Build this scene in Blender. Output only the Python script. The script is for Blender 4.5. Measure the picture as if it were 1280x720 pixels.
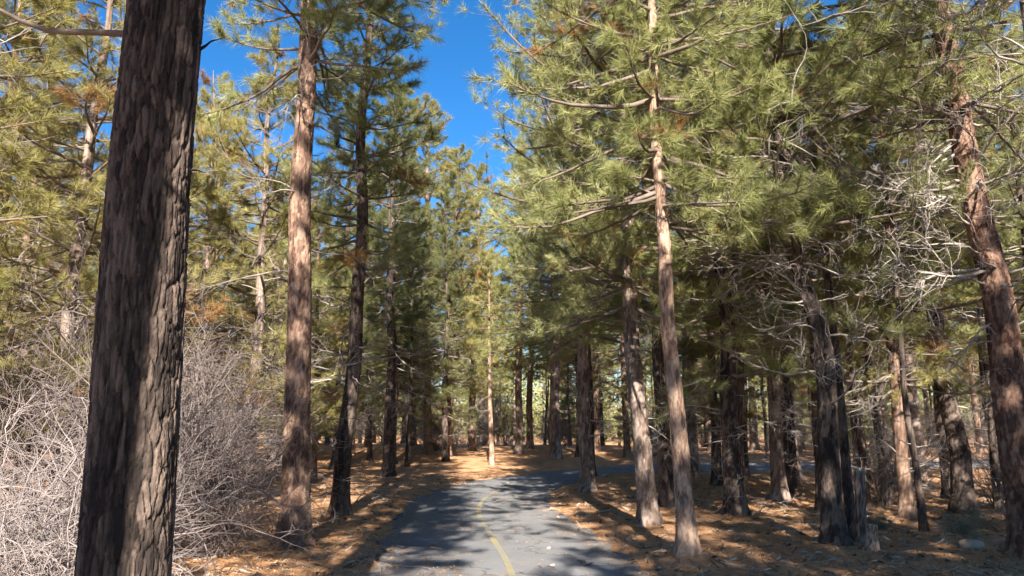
import bpy, math
import numpy as np

for o in list(bpy.data.objects):
    bpy.data.objects.remove(o, do_unlink=True)
scene = bpy.context.scene
COL = scene.collection
R_ = math.radians

# ------------------------------------------------------------------ camera
cam_d = bpy.data.cameras.new('camera')
cam_d.sensor_width = 36.0
cam_d.lens = 27.2
cam_d.clip_start = 0.05
cam_d.clip_end = 3000
cam = bpy.data.objects.new('camera', cam_d)
COL.objects.link(cam)
cam.location = (0, 0, 1.6)
cam.rotation_euler = (R_(90 + 10.54), 0, 0)
scene.camera = cam

# ------------------------------------------------------------------ sky, sun, exposure
SUN_EL, SUN_AZ = 31.0, 178.0          # degrees, azimuth clockwise from +Y
world = bpy.data.worlds.new('World')
scene.world = world
world.use_nodes = True
wn, wl = world.node_tree.nodes, world.node_tree.links
wn.clear()
sky = wn.new('ShaderNodeTexSky')
sky.sky_type = 'NISHITA'
sky.sun_disc = False
sky.sun_elevation = R_(SUN_EL)
sky.sun_rotation = R_(SUN_AZ)
sky.altitude = 2000
sky.air_density = 1.0
sky.dust_density = 0.1
sky.ozone_density = 3.0
bg = wn.new('ShaderNodeBackground')
bg.inputs['Strength'].default_value = 0.066
wo = wn.new('ShaderNodeOutputWorld')
hs_ = wn.new('ShaderNodeHueSaturation')
hs_.inputs['Saturation'].default_value = 1.3
wl.new(sky.outputs[0], hs_.inputs['Color'])
wl.new(hs_.outputs[0], bg.inputs[0])
wl.new(bg.outputs[0], wo.inputs[0])

sun_d = bpy.data.lights.new('sun', 'SUN')
sun_d.energy = 5.0
sun_d.angle = R_(0.53)
sun_d.color = (1.0, 0.93, 0.82)
sun = bpy.data.objects.new('sun', sun_d)
COL.objects.link(sun)
sun.location = (0, -20, 30)
sun.rotation_euler = (R_(90 - SUN_EL), 0, R_(180 - SUN_AZ))

vs = scene.view_settings
vs.view_transform = 'Standard'
vs.look = 'None'
vs.exposure = 1.85
vs.gamma = 1.0
vs.use_curve_mapping = False
scene.cycles.use_denoising = True
scene.cycles.use_adaptive_sampling = True
scene.cycles.adaptive_threshold = 0.03
scene.cycles.max_bounces = 5
scene.cycles.diffuse_bounces = 2
scene.cycles.glossy_bounces = 1
scene.cycles.transmission_bounces = 3
scene.cycles.sample_clamp_indirect = 6

# ------------------------------------------------------------------ noise helpers
def hash2(ix, iy, seed=0):
    h = (ix.astype(np.int64) * 374761393 + iy.astype(np.int64) * 668265263 + seed * 1442695041) & 0x7fffffff
    h = ((h ^ (h >> 13)) * 1274126177) & 0x7fffffff
    h = ((h ^ (h >> 16)) * 974634541) & 0x7fffffff
    return (h & 0xffffff) / float(0xffffff)

def vnoise(x, y, seed=0):
    ix, iy = np.floor(x), np.floor(y)
    fx, fy = x - ix, y - iy
    fx, fy = fx * fx * (3 - 2 * fx), fy * fy * (3 - 2 * fy)
    a, b = hash2(ix, iy, seed), hash2(ix + 1, iy, seed)
    c, d = hash2(ix, iy + 1, seed), hash2(ix + 1, iy + 1, seed)
    return (a * (1 - fx) + b * fx) * (1 - fy) + (c * (1 - fx) + d * fx) * fy

def fbm(x, y, seed=0, o=3):
    s, a = 0, 0.5
    for k in range(o):
        s = s + a * vnoise(x * 2 ** k, y * 2 ** k, seed + k)
        a *= 0.5
    return s

def sstep(a, b, x):
    t = np.clip((x - a) / (b - a), 0, 1)
    return t * t * (3 - 2 * t)

def worley(u, v, nt, seed=0):
    """cells periodic in u with period nt; returns F1, F2, cell random"""
    iu, iv = np.floor(u), np.floor(v)
    f1 = np.full(u.shape, 9.0); f2 = np.full(u.shape, 9.0); cid = np.zeros(u.shape)
    for du in (-1, 0, 1):
        for dv in (-1, 0, 1):
            cu, cv = iu + du, iv + dv
            m = np.mod(cu, nt)
            px = cu + 0.1 + 0.8 * hash2(m, cv, seed)
            py = cv + 0.1 + 0.8 * hash2(m, cv, seed + 7)
            d = np.hypot(u - px, v - py)
            near = d < f1
            f2 = np.where(near, f1, np.minimum(f2, d))
            cid = np.where(near, hash2(m, cv, seed + 13), cid)
            f1 = np.where(near, d, f1)
    return f1, f2, cid

# ------------------------------------------------------------------ mesh helpers
def make_mesh(name, V, F, mat=None, smooth=False, attrs=None):
    """V (n,3); F list of index arrays (m,3) / (m,4)"""
    me = bpy.data.meshes.new(name)
    V = np.asarray(V, dtype=np.float32)
    if not isinstance(F, (list, tuple)):
        F = [F]
    F = [np.asarray(f, dtype=np.int32) for f in F if len(f)]
    me.vertices.add(len(V))
    me.vertices.foreach_set('co', V.ravel())
    loops = np.concatenate([f.ravel() for f in F])
    cnt = np.concatenate([np.full(len(f), f.shape[1], dtype=np.int32) for f in F])
    st = np.concatenate([[0], np.cumsum(cnt)[:-1]]).astype(np.int32)
    me.loops.add(len(loops))
    me.loops.foreach_set('vertex_index', loops)
    me.polygons.add(len(cnt))
    me.polygons.foreach_set('loop_start', st)
    me.polygons.foreach_set('loop_total', cnt)
    me.polygons.foreach_set('use_smooth', np.full(len(cnt), smooth, dtype=bool))
    for k, a in (attrs or {}).items():
        at = me.attributes.new(k, 'FLOAT', 'POINT')
        at.data.foreach_set('value', np.asarray(a, dtype=np.float32))
    if mat:
        me.materials.append(mat)
    me.update(calc_edges=True)
    return me

def tubes(P, Rad, k=3):
    """P (B,n,3), Rad (B,n) -> verts, quads of B open tubes closed to a point by their radius"""
    B, n, _ = P.shape
    T = np.gradient(P, axis=1)
    T /= np.linalg.norm(T, axis=2, keepdims=True) + 1e-9
    ref = np.where(np.abs(T[:, :1, 2:3]) > 0.8, np.array([1.0, 0.2, 0]), np.array([0, 0, 1.0]))
    ref = np.broadcast_to(ref, T.shape)
    A = np.cross(T, ref); A /= np.linalg.norm(A, axis=2, keepdims=True) + 1e-9
    C = np.cross(T, A)
    th = np.arange(k) * 2 * np.pi / k
    V = (P[:, :, None, :] + Rad[:, :, None, None] *
         (A[:, :, None, :] * np.cos(th)[None, None, :, None] + C[:, :, None, :] * np.sin(th)[None, None, :, None]))
    idx = np.arange(B * n * k).reshape(B, n, k)
    a = idx[:, :-1, :]; b = np.roll(a, -1, axis=2)
    d = idx[:, 1:, :]; c = np.roll(d, -1, axis=2)
    Q = np.stack([a, b, c, d], axis=-1).reshape(-1, 4)
    return V.reshape(-1, 3), Q

def join(parts):
    V, F, off = [], [], 0
    for v, f in parts:
        V.append(v); F.append(f + off); off += len(v)
    return np.concatenate(V), np.concatenate(F)

def link(name, me, parent=None, loc=None, rotz=0.0, scale=None):
    o = bpy.data.objects.new(name, me)
    COL.objects.link(o)
    if parent is not None:
        o.parent = parent
    if loc is not None:
        o.location = loc
    if rotz:
        o.rotation_euler = (0, 0, rotz)
    if scale is not None:
        o.scale = (scale,) * 3
    return o

def tag(o, label=None, cat=None, group=None, kind=None):
    for k, v in (('label', label), ('category', cat), ('group', group), ('kind', kind)):
        if v:
            o[k] = v
    return o

# ------------------------------------------------------------------ materials
class NT:
    def __init__(s, name):
        s.m = bpy.data.materials.new(name); s.m.use_nodes = True
        s.n, s.l = s.m.node_tree.nodes, s.m.node_tree.links
        s.n.clear()
        s.out = s.n.new('ShaderNodeOutputMaterial')
    def node(s, t, **kw):
        n = s.n.new(t)
        for k, v in kw.items():
            if k.startswith('i_'):
                n.inputs[k[2:].replace('_', ' ')].default_value = v
            else:
                setattr(n, k, v)
        return n
    def link(s, a, b): s.l.new(a, b)
    def noise(s, vec, scale, detail=4, rough=0.55):
        n = s.node('ShaderNodeTexNoise', i_Scale=scale, i_Detail=detail, i_Roughness=rough)
        if vec is not None: s.link(vec, n.inputs['Vector'])
        return n.outputs['Fac']
    def ramp(s, fac, stops, interp='LINEAR'):
        r = s.node('ShaderNodeValToRGB')
        r.color_ramp.interpolation = interp
        e = r.color_ramp.elements
        while len(e) < len(stops): e.new(0.5)
        for x, (p, c) in zip(e, stops):
            x.position = p; x.color = (*c, 1)
        s.link(fac, r.inputs[0])
        return r.outputs[0]
    def mix(s, fac, a, b, mode='MIX'):
        m = s.node('ShaderNodeMix', data_type='RGBA', blend_type=mode)
        for sock, v in ((m.inputs[0], fac), (m.inputs[6], a), (m.inputs[7], b)):
            if hasattr(v, 'links'): s.link(v, sock)
            elif isinstance(v, (int, float)): sock.default_value = v
            else: sock.default_value = (*v, 1)
        return m.outputs[2]
    def math(s, op, a, b=0.0):
        m = s.node('ShaderNodeMath', operation=op)
        for sock, v in zip(m.inputs, (a, b)):
            if hasattr(v, 'links'): s.link(v, sock)
            else: sock.default_value = v
        return m.outputs[0]
    def mapped(s, scale):
        tc = s.node('ShaderNodeTexCoord'); mp = s.node('ShaderNodeMapping')
        mp.inputs['Scale'].default_value = scale
        s.link(tc.outputs['Object'], mp.inputs['Vector'])
        return mp.outputs[0]
    def attr(s, name):
        return s.node('ShaderNodeAttribute', attribute_name=name).outputs['Fac']
    def principled(s, col, rough=0.85, bump=None, bstr=0.4, bdist=0.02, spec=0.25):
        p = s.node('ShaderNodeBsdfPrincipled')
        if hasattr(col, 'links'): s.link(col, p.inputs['Base Color'])
        else: p.inputs['Base Color'].default_value = (*col, 1)
        if hasattr(rough, 'links'): s.link(rough, p.inputs['Roughness'])
        else: p.inputs['Roughness'].default_value = rough
        p.inputs['Specular IOR Level'].default_value = spec
        if bump is not None:
            b = s.node('ShaderNodeBump', i_Strength=bstr, i_Distance=bdist)
            s.link(bump, b.inputs['Height']); s.link(b.outputs[0], p.inputs['Normal'])
        return p
    def done(s, sh):
        s.link(sh.outputs[0] if hasattr(sh, 'outputs') else sh, s.out.inputs['Surface'])
        return s.m

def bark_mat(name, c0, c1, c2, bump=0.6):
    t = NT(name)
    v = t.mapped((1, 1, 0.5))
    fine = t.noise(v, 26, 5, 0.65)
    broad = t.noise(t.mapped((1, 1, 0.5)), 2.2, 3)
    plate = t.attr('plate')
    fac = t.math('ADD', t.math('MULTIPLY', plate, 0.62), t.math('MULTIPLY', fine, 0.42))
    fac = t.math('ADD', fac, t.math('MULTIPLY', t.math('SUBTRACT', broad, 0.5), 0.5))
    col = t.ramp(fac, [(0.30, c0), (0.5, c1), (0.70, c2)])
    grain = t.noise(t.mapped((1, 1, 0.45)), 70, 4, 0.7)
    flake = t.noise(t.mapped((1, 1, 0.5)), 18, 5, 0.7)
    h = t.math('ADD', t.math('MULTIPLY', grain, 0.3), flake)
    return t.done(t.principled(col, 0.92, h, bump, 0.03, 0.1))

def wood_mat(name, c0, c1, scale=9):
    t = NT(name)
    f = t.noise(t.mapped((1, 1, 1)), scale, 4, 0.6)
    r = t.node('ShaderNodeObjectInfo').outputs['Random']
    f = t.math('ADD', t.math('MULTIPLY', f, 0.7), t.math('MULTIPLY', r, 0.3))
    return t.done(t.principled(t.ramp(f, [(0.25, c0), (0.75, c1)]), 0.85, f, 0.2, 0.01, 0.15))

def needle_mat(name, stops, trans=0.42):
    t = NT(name)
    tint = t.attr('tint')
    r = t.node('ShaderNodeObjectInfo').outputs['Random']
    f = t.math('ADD', tint, t.math('MULTIPLY', t.math('SUBTRACT', r, 0.5), 0.22))
    col = t.ramp(f, stops)
    p = t.principled(col, 0.5, spec=0.3)
    tr = t.node('ShaderNodeBsdfTranslucent')
    t.link(t.mix(0.25, col, (0.38, 0.38, 0.08)), tr.inputs[0])
    m = t.node('ShaderNodeMixShader')
    m.inputs[0].default_value = trans
    t.link(p.outputs[0], m.inputs[1]); t.link(tr.outputs[0], m.inputs[2])
    return t.done(m)

M = {}
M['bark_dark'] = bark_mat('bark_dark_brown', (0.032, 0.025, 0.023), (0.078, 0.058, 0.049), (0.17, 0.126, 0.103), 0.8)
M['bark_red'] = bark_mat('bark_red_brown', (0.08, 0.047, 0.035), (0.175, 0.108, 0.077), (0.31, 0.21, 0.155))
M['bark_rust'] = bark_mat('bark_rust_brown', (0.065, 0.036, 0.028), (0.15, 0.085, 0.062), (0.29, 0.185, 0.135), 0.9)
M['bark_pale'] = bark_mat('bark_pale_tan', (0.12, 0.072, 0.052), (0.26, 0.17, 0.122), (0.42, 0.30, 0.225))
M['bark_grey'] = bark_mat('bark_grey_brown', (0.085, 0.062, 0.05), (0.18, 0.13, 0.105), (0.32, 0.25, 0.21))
M['branch'] = wood_mat('live_branch_bark', (0.10, 0.075, 0.06), (0.24, 0.19, 0.16))
M['dead'] = wood_mat('dead_grey_wood', (0.17, 0.14, 0.122), (0.44, 0.39, 0.35))
M['shrub'] = wood_mat('bare_shrub_twigs', (0.12, 0.095, 0.09), (0.335, 0.285, 0.27), 5)
M['shrub_dark'] = wood_mat('tall_shrub_twigs', (0.11, 0.085, 0.08), (0.25, 0.205, 0.19), 5)
M['sage'] = wood_mat('low_shrub_twigs', (0.15, 0.14, 0.09), (0.30, 0.28, 0.2), 5)
M['needles'] = needle_mat('pine_needles_green', [(0.0, (0.15, 0.18, 0.065)), (0.45, (0.32, 0.33, 0.13)),
                                                (0.86, (0.47, 0.465, 0.22)), (0.93, (0.34, 0.20, 0.07)), (1.0, (0.36, 0.20, 0.08))])
M['needles_olive'] = needle_mat('pine_needles_olive', [(0.0, (0.15, 0.165, 0.05)), (0.45, (0.34, 0.30, 0.10)),
                                                      (0.84, (0.45, 0.40, 0.17)), (0.92, (0.38, 0.23, 0.08)), (1.0, (0.36, 0.20, 0.08))])
M['needles_deep'] = needle_mat('pine_needles_deep_green', [(0.0, (0.09, 0.11, 0.045)), (0.5, (0.18, 0.19, 0.075)),
                                                          (0.92, (0.29, 0.285, 0.12)), (1.0, (0.20, 0.14, 0.06))])

def ground_mat():
    t = NT('pine_needle_litter')
    broad = t.noise(t.mapped((1, 1, 1)), 0.35, 4)
    clump = t.noise(t.mapped((1, 1, 1)), 2.6, 5, 0.65)
    a = t.noise(t.mapped((1, 0.16, 1)), 34, 4, 0.7)
    b = t.noise(t.mapped((0.16, 1, 1)), 34, 4, 0.7)
    st = t.math('MAXIMUM', a, b)
    f = t.math('ADD', t.math('MULTIPLY', clump, 0.55), t.math('MULTIPLY', st, 0.5))
    col = t.ramp(f, [(0.3, (0.12, 0.065, 0.04)), (0.43, (0.34, 0.17, 0.087)), (0.55, (0.52, 0.285, 0.15)), (0.76, (0.62, 0.42, 0.25))])
    col = t.mix(t.math('MULTIPLY', t.ramp(broad, [(0.5, (0, 0, 0)), (0.72, (1, 1, 1))]), 0.3), col, (0.26, 0.17, 0.11))
    return t.done(t.principled(col, 0.95, t.math('ADD', st, clump), 0.7, 0.04, 0.05))
M['ground'] = ground_mat()

def asphalt_mat():
    t = NT('weathered_asphalt')
    broad = t.noise(t.mapped((1, 1, 1)), 0.7, 4)
    fine = t.noise(t.mapped((1, 1, 1)), 90, 3, 0.7)
    vor = t.node('ShaderNodeTexVoronoi', i_Scale=140.0)
    t.link(t.mapped((1, 1, 1)), vor.inputs['Vector'])
    agg = vor.outputs['Distance']
    f = t.math('ADD', t.math('MULTIPLY', broad, 0.5), t.math('MULTIPLY', fine, 0.5))
    col = t.ramp(f, [(0.3, (0.165, 0.167, 0.175)), (0.7, (0.28, 0.28, 0.285))])
    dust = t.noise(t.mapped((1, 1, 1)), 1.7, 5, 0.7)
    col = t.mix(t.ramp(dust, [(0.52, (0, 0, 0)), (0.75, (0.55, 0.55, 0.55))]), col, (0.33, 0.26, 0.19))
    cv = t.node('ShaderNodeTexVoronoi', feature='DISTANCE_TO_EDGE', i_Scale=0.42)
    wv = t.node('ShaderNodeVectorMath', operation='ADD')
    nz = t.node('ShaderNodeTexNoise', i_Scale=2.2, i_Detail=5.0)
    t.link(t.mapped((1, 1, 1)), nz.inputs['Vector']); t.link(t.mapped((1, 1, 1)), wv.inputs[0]); t.link(nz.outputs['Color'], wv.inputs[1])
    t.link(wv.outputs[0], cv.inputs['Vector'])
    crack = t.ramp(cv.outputs['Distance'], [(0.0, (0.6, 0.6, 0.6)), (0.006, (0.45, 0.45, 0.45)), (0.012, (0, 0, 0))])
    col = t.mix(crack, col, (0.05, 0.047, 0.045))
    patch = t.noise(t.mapped((1, 1, 1)), 0.35, 2)
    col = t.mix(t.ramp(patch, [(0.5, (0, 0, 0)), (0.56, (0.3, 0.3, 0.3))]), col, (0.15, 0.15, 0.155))
    return t.done(t.principled(col, 0.9, agg, 0.9, 0.008, 0.2))
M['asphalt'] = asphalt_mat()

def paint_mat():
    t = NT('worn_yellow_paint')
    n = t.noise(t.mapped((1, 1, 1)), 14, 5, 0.75)
    n2 = t.noise(t.mapped((1, 1, 1)), 1.3, 3)
    f = t.math('ADD', t.math('MULTIPLY', n, 0.6), t.math('MULTIPLY', n2, 0.4))
    col = t.ramp(f, [(0.46, (0.22, 0.215, 0.195)), (0.56, (0.29, 0.24, 0.11)), (0.75, (0.36, 0.29, 0.115))])
    return t.done(t.principled(col, 0.8, n, 0.2, 0.004, 0.2))
M['paint'] = paint_mat()

def litter_mat():
    t = NT('fallen_needles')
    return t.done(t.principled(t.ramp(t.attr('tint'), [(0, (0.20, 0.095, 0.045)), (0.5, (0.46, 0.26, 0.125)), (1, (0.68, 0.49, 0.30))]), 0.8, spec=0.15))
M['litter'] = litter_mat()
def debris_mat():
    t = NT('twig_and_bark_bits')
    return t.done(t.principled(t.ramp(t.attr('tint'), [(0, (0.07, 0.04, 0.028)), (0.5, (0.22, 0.14, 0.095)), (1, (0.46, 0.40, 0.34))]), 0.9, spec=0.1))
NTdebris = debris_mat()
M['cutwood'] = wood_mat('weathered_cut_wood', (0.36, 0.30, 0.22), (0.62, 0.54, 0.43), 14)
def rock_mat():
    t = NT('pale_granite')
    f = t.math('ADD', t.math('MULTIPLY', t.noise(t.mapped((1, 1, 1)), 6, 5), 0.6), t.math('MULTIPLY', t.noise(t.mapped((1, 1, 1)), 60, 3), 0.4))
    return t.done(t.principled(t.ramp(f, [(0.3, (0.24, 0.18, 0.13)), (0.7, (0.46, 0.36, 0.26))]), 0.9, f, 0.5, 0.02, 0.15))
M['rock'] = rock_mat()

# ------------------------------------------------------------------ path line and terrain
PC = np.array([(0.2, -40), (0.2, -20), (0.25, -5), (0.25, 2.5), (0.0, 9.2), (-0.36, 12.9), (-0.68, 16.3), (-0.62, 19.6), (0.0, 22.4),
               (1.4, 24.9), (3.6, 27.0), (7.2, 29.4), (12, 31.2), (20, 33), (34, 35.0), (50, 36.5)], dtype=float)
def spline(P, per=24):
    out = []
    n = len(P)
    for i in range(n - 1):
        p0, p1, p2, p3 = P[max(i - 1, 0)], P[i], P[i + 1], P[min(i + 2, n - 1)]
        t = np.linspace(0, 1, per, endpoint=False)[:, None]
        out.append(0.5 * (2 * p1 + (p2 - p0) * t + (2 * p0 - 5 * p1 + 4 * p2 - p3) * t ** 2 + (3 * p1 - p0 - 3 * p2 + p3) * t ** 3))
    return np.concatenate(out + [P[-1:]])
PATH = spline(PC)
HALF = 1.58

def path_dist(x, y):
    x, y = np.atleast_1d(x).ravel(), np.atleast_1d(y).ravel()
    d = np.full(len(x), 1e9)
    A, Bv = PATH[:-1], PATH[1:] - PATH[:-1]
    L2 = (Bv ** 2).sum(1) + 1e-12
    for s in range(0, len(x), 4096):
        px, py = x[s:s + 4096, None] - A[None, :, 0], y[s:s + 4096, None] - A[None, :, 1]
        t = np.clip((px * Bv[:, 0] + py * Bv[:, 1]) / L2, 0, 1)
        d[s:s + 4096] = np.sqrt(((px - t * Bv[:, 0]) ** 2 + (py - t * Bv[:, 1]) ** 2).min(1))
    return d

def base_h(x, y):
    rise = 0.78 * sstep(16, 44, y) - 0.6 * sstep(46, 75, y)
    right = -0.22 * sstep(4, 14, x) * (1 - 0.3 * sstep(20, 40, y))
    left = 0.10 * sstep(3, 9, -x)
    return rise + right + left + 9.0 * sstep(85, 240, y)

MOUNDS = [(-2.96, 10.97), (-3.18, 14.85), (-3.76, 24.2), (-0.72, 28.6), (1.89, 19.8), (2.24, 13.1), (2.17, 10.0), (3.17, 16.3), (4.14, 14.85), (4.4, 11.0), (9.2, 16.3), (6.46, 10.0), (6.1, 18.2), (7.0, 14.2)]
def ground_h(x, y):
    x, y = np.asarray(x, float), np.asarray(y, float)
    shp = x.shape
    x, y = x.ravel(), y.ravel()
    d = path_dist(x, y)
    s = sstep(HALF - 0.28, HALF + 0.22, d + 0.55 * (fbm(x * 1.6, y * 0.9, 5) - 0.44) + 0.12 * (vnoise(x * 6, y * 5, 9) - 0.5))
    bumps = 0.16 * (fbm(x * 0.45, y * 0.45, 21) - 0.44) + 0.10 * (fbm(x * 2.1, y * 2.1, 31) - 0.44)
    fine = 0.035 * (vnoise(x * 7, y * 7, 41) - 0.5)
    far = sstep(HALF, HALF + 2.5, d)
    mound = sum(0.07 * np.exp(-((x - a) ** 2 + (y - b) ** 2) / 0.22) for a, b in MOUNDS)
    mound = mound + 0.30 * np.exp(-(((x - 4.6) / 2.6) ** 2 + ((y - 22.6) / 1.9) ** 2))
    h = base_h(x, y) + s * mound + (1 - s) * (-0.05) + s * (0.022 + (bumps * far + fine * 0.7) + 0.03 * sstep(HALF, HALF + 0.8, d))
    return h.reshape(shp)

def axis(lo, hi, step, out_lo, out_hi, g=1.16):
    a = list(np.arange(lo, hi + 1e-6, step))
    s = step
    while a[-1] < out_hi: s *= g; a.append(a[-1] + s)
    s = step
    while a[0] > out_lo: s *= g; a.insert(0, a[0] - s)
    return np.array(a)
gx = axis(-7, 9, 0.1, -900, 900)
gy = axis(6, 27, 0.11, -400, 1500)
X, Y = np.meshgrid(gx, gy)
Z = ground_h(X, Y)
nx, ny = len(gx), len(gy)
idx = np.arange(nx * ny).reshape(ny, nx)
Q = np.stack([idx[:-1, :-1], idx[:-1, 1:], idx[1:, 1:], idx[1:, :-1]], -1).reshape(-1, 4)
tag(link('ground', make_mesh('ground', np.stack([X, Y, Z], -1).reshape(-1, 3), Q, M['ground'], True)), kind='structure')

tan = np.gradient(PATH, axis=0); tan /= np.linalg.norm(tan, axis=1, keepdims=True)
nor = np.stack([tan[:, 1], -tan[:, 0]], 1)
def ribbon(w0, w1, n, dz, wob=0.0):
    s = np.linspace(w0, w1, n)
    P = PATH[:, None, :] + nor[:, None, :] * s[None, :, None]
    z = base_h(P[..., 0], P[..., 1]) + dz
    i = np.arange(len(PATH) * n).reshape(len(PATH), n)
    q = np.stack([i[:-1, :-1], i[:-1, 1:], i[1:, 1:], i[1:, :-1]], -1).reshape(-1, 4)
    return np.concatenate([P, z[..., None]], -1).reshape(-1, 3), q
v, q = ribbon(-HALF - 0.2, HALF + 0.2, 9, 0.0)
path_o = tag(link('path', make_mesh('path', v, q, M['asphalt'], True)), kind='structure')
v, q = ribbon(-0.043, 0.043, 3, 0.004)
link('centre_line', make_mesh('centre_line', v, q, M['paint'], True), path_o)

# loose needles on the ground: single fallen needles, thick beside the path, sparse on it
rng = np.random.default_rng(77)
def litter(n, y0, y1, xs, keep_on_path):
    y = y0 + (y1 - y0) * rng.random(n) ** 1.3
    x = (rng.random(n) * 2 - 1) * (2 + y * xs)
    d = path_dist(x, y)
    p = np.where(d < HALF - 0.15, keep_on_path * (0.25 + 2.2 * (vnoise(x * 1.1, y * 0.8, 3) > 0.62)), 1.0)
    p = np.where((d < HALF + 0.1) & (d >= HALF - 0.35), 0.7, p)
    k = rng.random(n) < p
    x, y, d = x[k], y[k], d[k]
    n = len(x)
    zs = np.maximum(ground_h(x, y), np.where(d < HALF + 0.2, base_h(x, y), -9)) + 0.006 + 0.012 * rng.random(n)
    a = rng.random(n) * 2 * np.pi
    L = 0.07 + 0.10 * rng.random(n)
    w = 0.0035 + 0.003 * rng.random(n)
    dx, dy = np.cos(a) * L, np.sin(a) * L
    P0 = np.stack([x - dx / 2, y - dy / 2, zs], 1)
    P1 = np.stack([x + dx / 2, y + dy / 2, zs + 0.03 * rng.random(n) * (d > HALF)], 1)
    side = np.stack([-np.sin(a), np.cos(a), np.zeros(n)], 1) * w[:, None]
    mid = (P0 + P1) / 2 + side * (rng.random((n, 1)) * 8 - 4) + np.array([0, 0, 0.008])
    V = np.stack([P0 - side, P0 + side, mid + side, mid - side, P1], 1).reshape(-1, 3)
    o = np.arange(n)[:, None] * 5
    return V, [o + np.array([[0, 1, 2, 3]]), o + np.array([[3, 2, 4]])], np.repeat(rng.random(n), 5)
v, f, tint = litter(80000, 6.5, 26, 0.62, 0.2)
tag(link('fallen_needles', make_mesh('fallen_needles', v, f, M['litter'], False, {'tint': tint})),
    'loose brown pine needles strewn over the forest floor', 'pine litter', kind='stuff')

# bits of bark, cone scales and broken twigs
def debris(n):
    y = 7 + 18 * rng.random(n) ** 1.2; x = (rng.random(n) * 2 - 1) * (2 + y * 0.6)
    d = path_dist(x, y)
    k = (d > HALF - 0.1) | (rng.random(n) < 0.05)
    x, y, d = x[k], y[k], d[k]; n = len(x)
    z = np.maximum(ground_h(x, y), np.where(d < HALF + 0.2, base_h(x, y), -9)) + 0.008
    a = rng.random(n) * 6.28; twig = rng.random(n) < 0.55
    L = np.where(twig, 0.04 + 0.16 * rng.random(n) ** 2, 0.02 + 0.05 * rng.random(n)); W = np.where(twig, 0.004 + 0.004 * rng.random(n), 0.015 + 0.025 * rng.random(n)); T = np.where(twig, 0.012, 0.02)
    ux = np.stack([np.cos(a), np.sin(a), 0.25 * rng.normal(size=n)], 1) * L[:, None]; uy = np.stack([-np.sin(a), np.cos(a), 0 * a], 1) * W[:, None]
    P = np.stack([x, y, z], 1)
    up = np.stack([0 * a, 0 * a, T], 1)
    V = np.stack([P - ux - uy, P - ux + uy, P + ux + uy * 0.6, P + ux - uy * 0.6, P - ux * 0.8 + up, P + ux * 0.8 + up], 1).reshape(-1, 3)
    o = np.arange(n)[:, None] * 6
    return V, [o + np.array([[1, 2, 5, 4]]), o + np.array([[3, 0, 4, 5]]), np.concatenate([o + np.array([[0, 1, 4]]), o + np.array([[2, 3, 5]])])], np.repeat(rng.random(n), 6)
v, f, tint = debris(5200)
tag(link('forest_debris', make_mesh('forest_debris', v, f, NTdebris, False, {'tint': tint})),
    'small broken twigs and bark flakes scattered over the forest floor', 'debris', kind='stuff')

# ------------------------------------------------------------------ pine builder
def unit(v):
    return v / (np.linalg.norm(v, axis=-1, keepdims=True) + 1e-9)

class Curve:
    """trunk axis: x,y offsets over height"""
    def __init__(s, H, lean, rng, wob=0.06):
        s.H = H
        z = [p[0] for p in lean]; s.z = np.array(z, float)
        s.x = np.array([p[1] for p in lean], float); s.y = np.array([p[2] for p in lean], float)
        s.ph = rng.random(4) * 6.28; s.w = wob
    def __call__(s, z):
        z = np.asarray(z, float)
        zz = np.clip(z, 0, None)
        a = s.w * np.clip(zz / 3, 0, 1)
        x = np.interp(zz, s.z, s.x) + a * np.sin(zz * 0.7 + s.ph[0]) + 0.4 * a * np.sin(zz * 1.9 + s.ph[1])
        y = np.interp(zz, s.z, s.y) + a * np.sin(zz * 0.6 + s.ph[2]) + 0.4 * a * np.sin(zz * 1.7 + s.ph[3])
        return np.stack([x, y, z], -1)

def trunk_radius(z, H, dia, taper=0.7):
    r = dia / 2 * (np.clip(1 - z / H, 0, 1) ** taper * 0.96 + 0.04)
    return r + dia * 0.24 * np.exp(-np.clip(z, 0, None) / 0.24)

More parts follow.
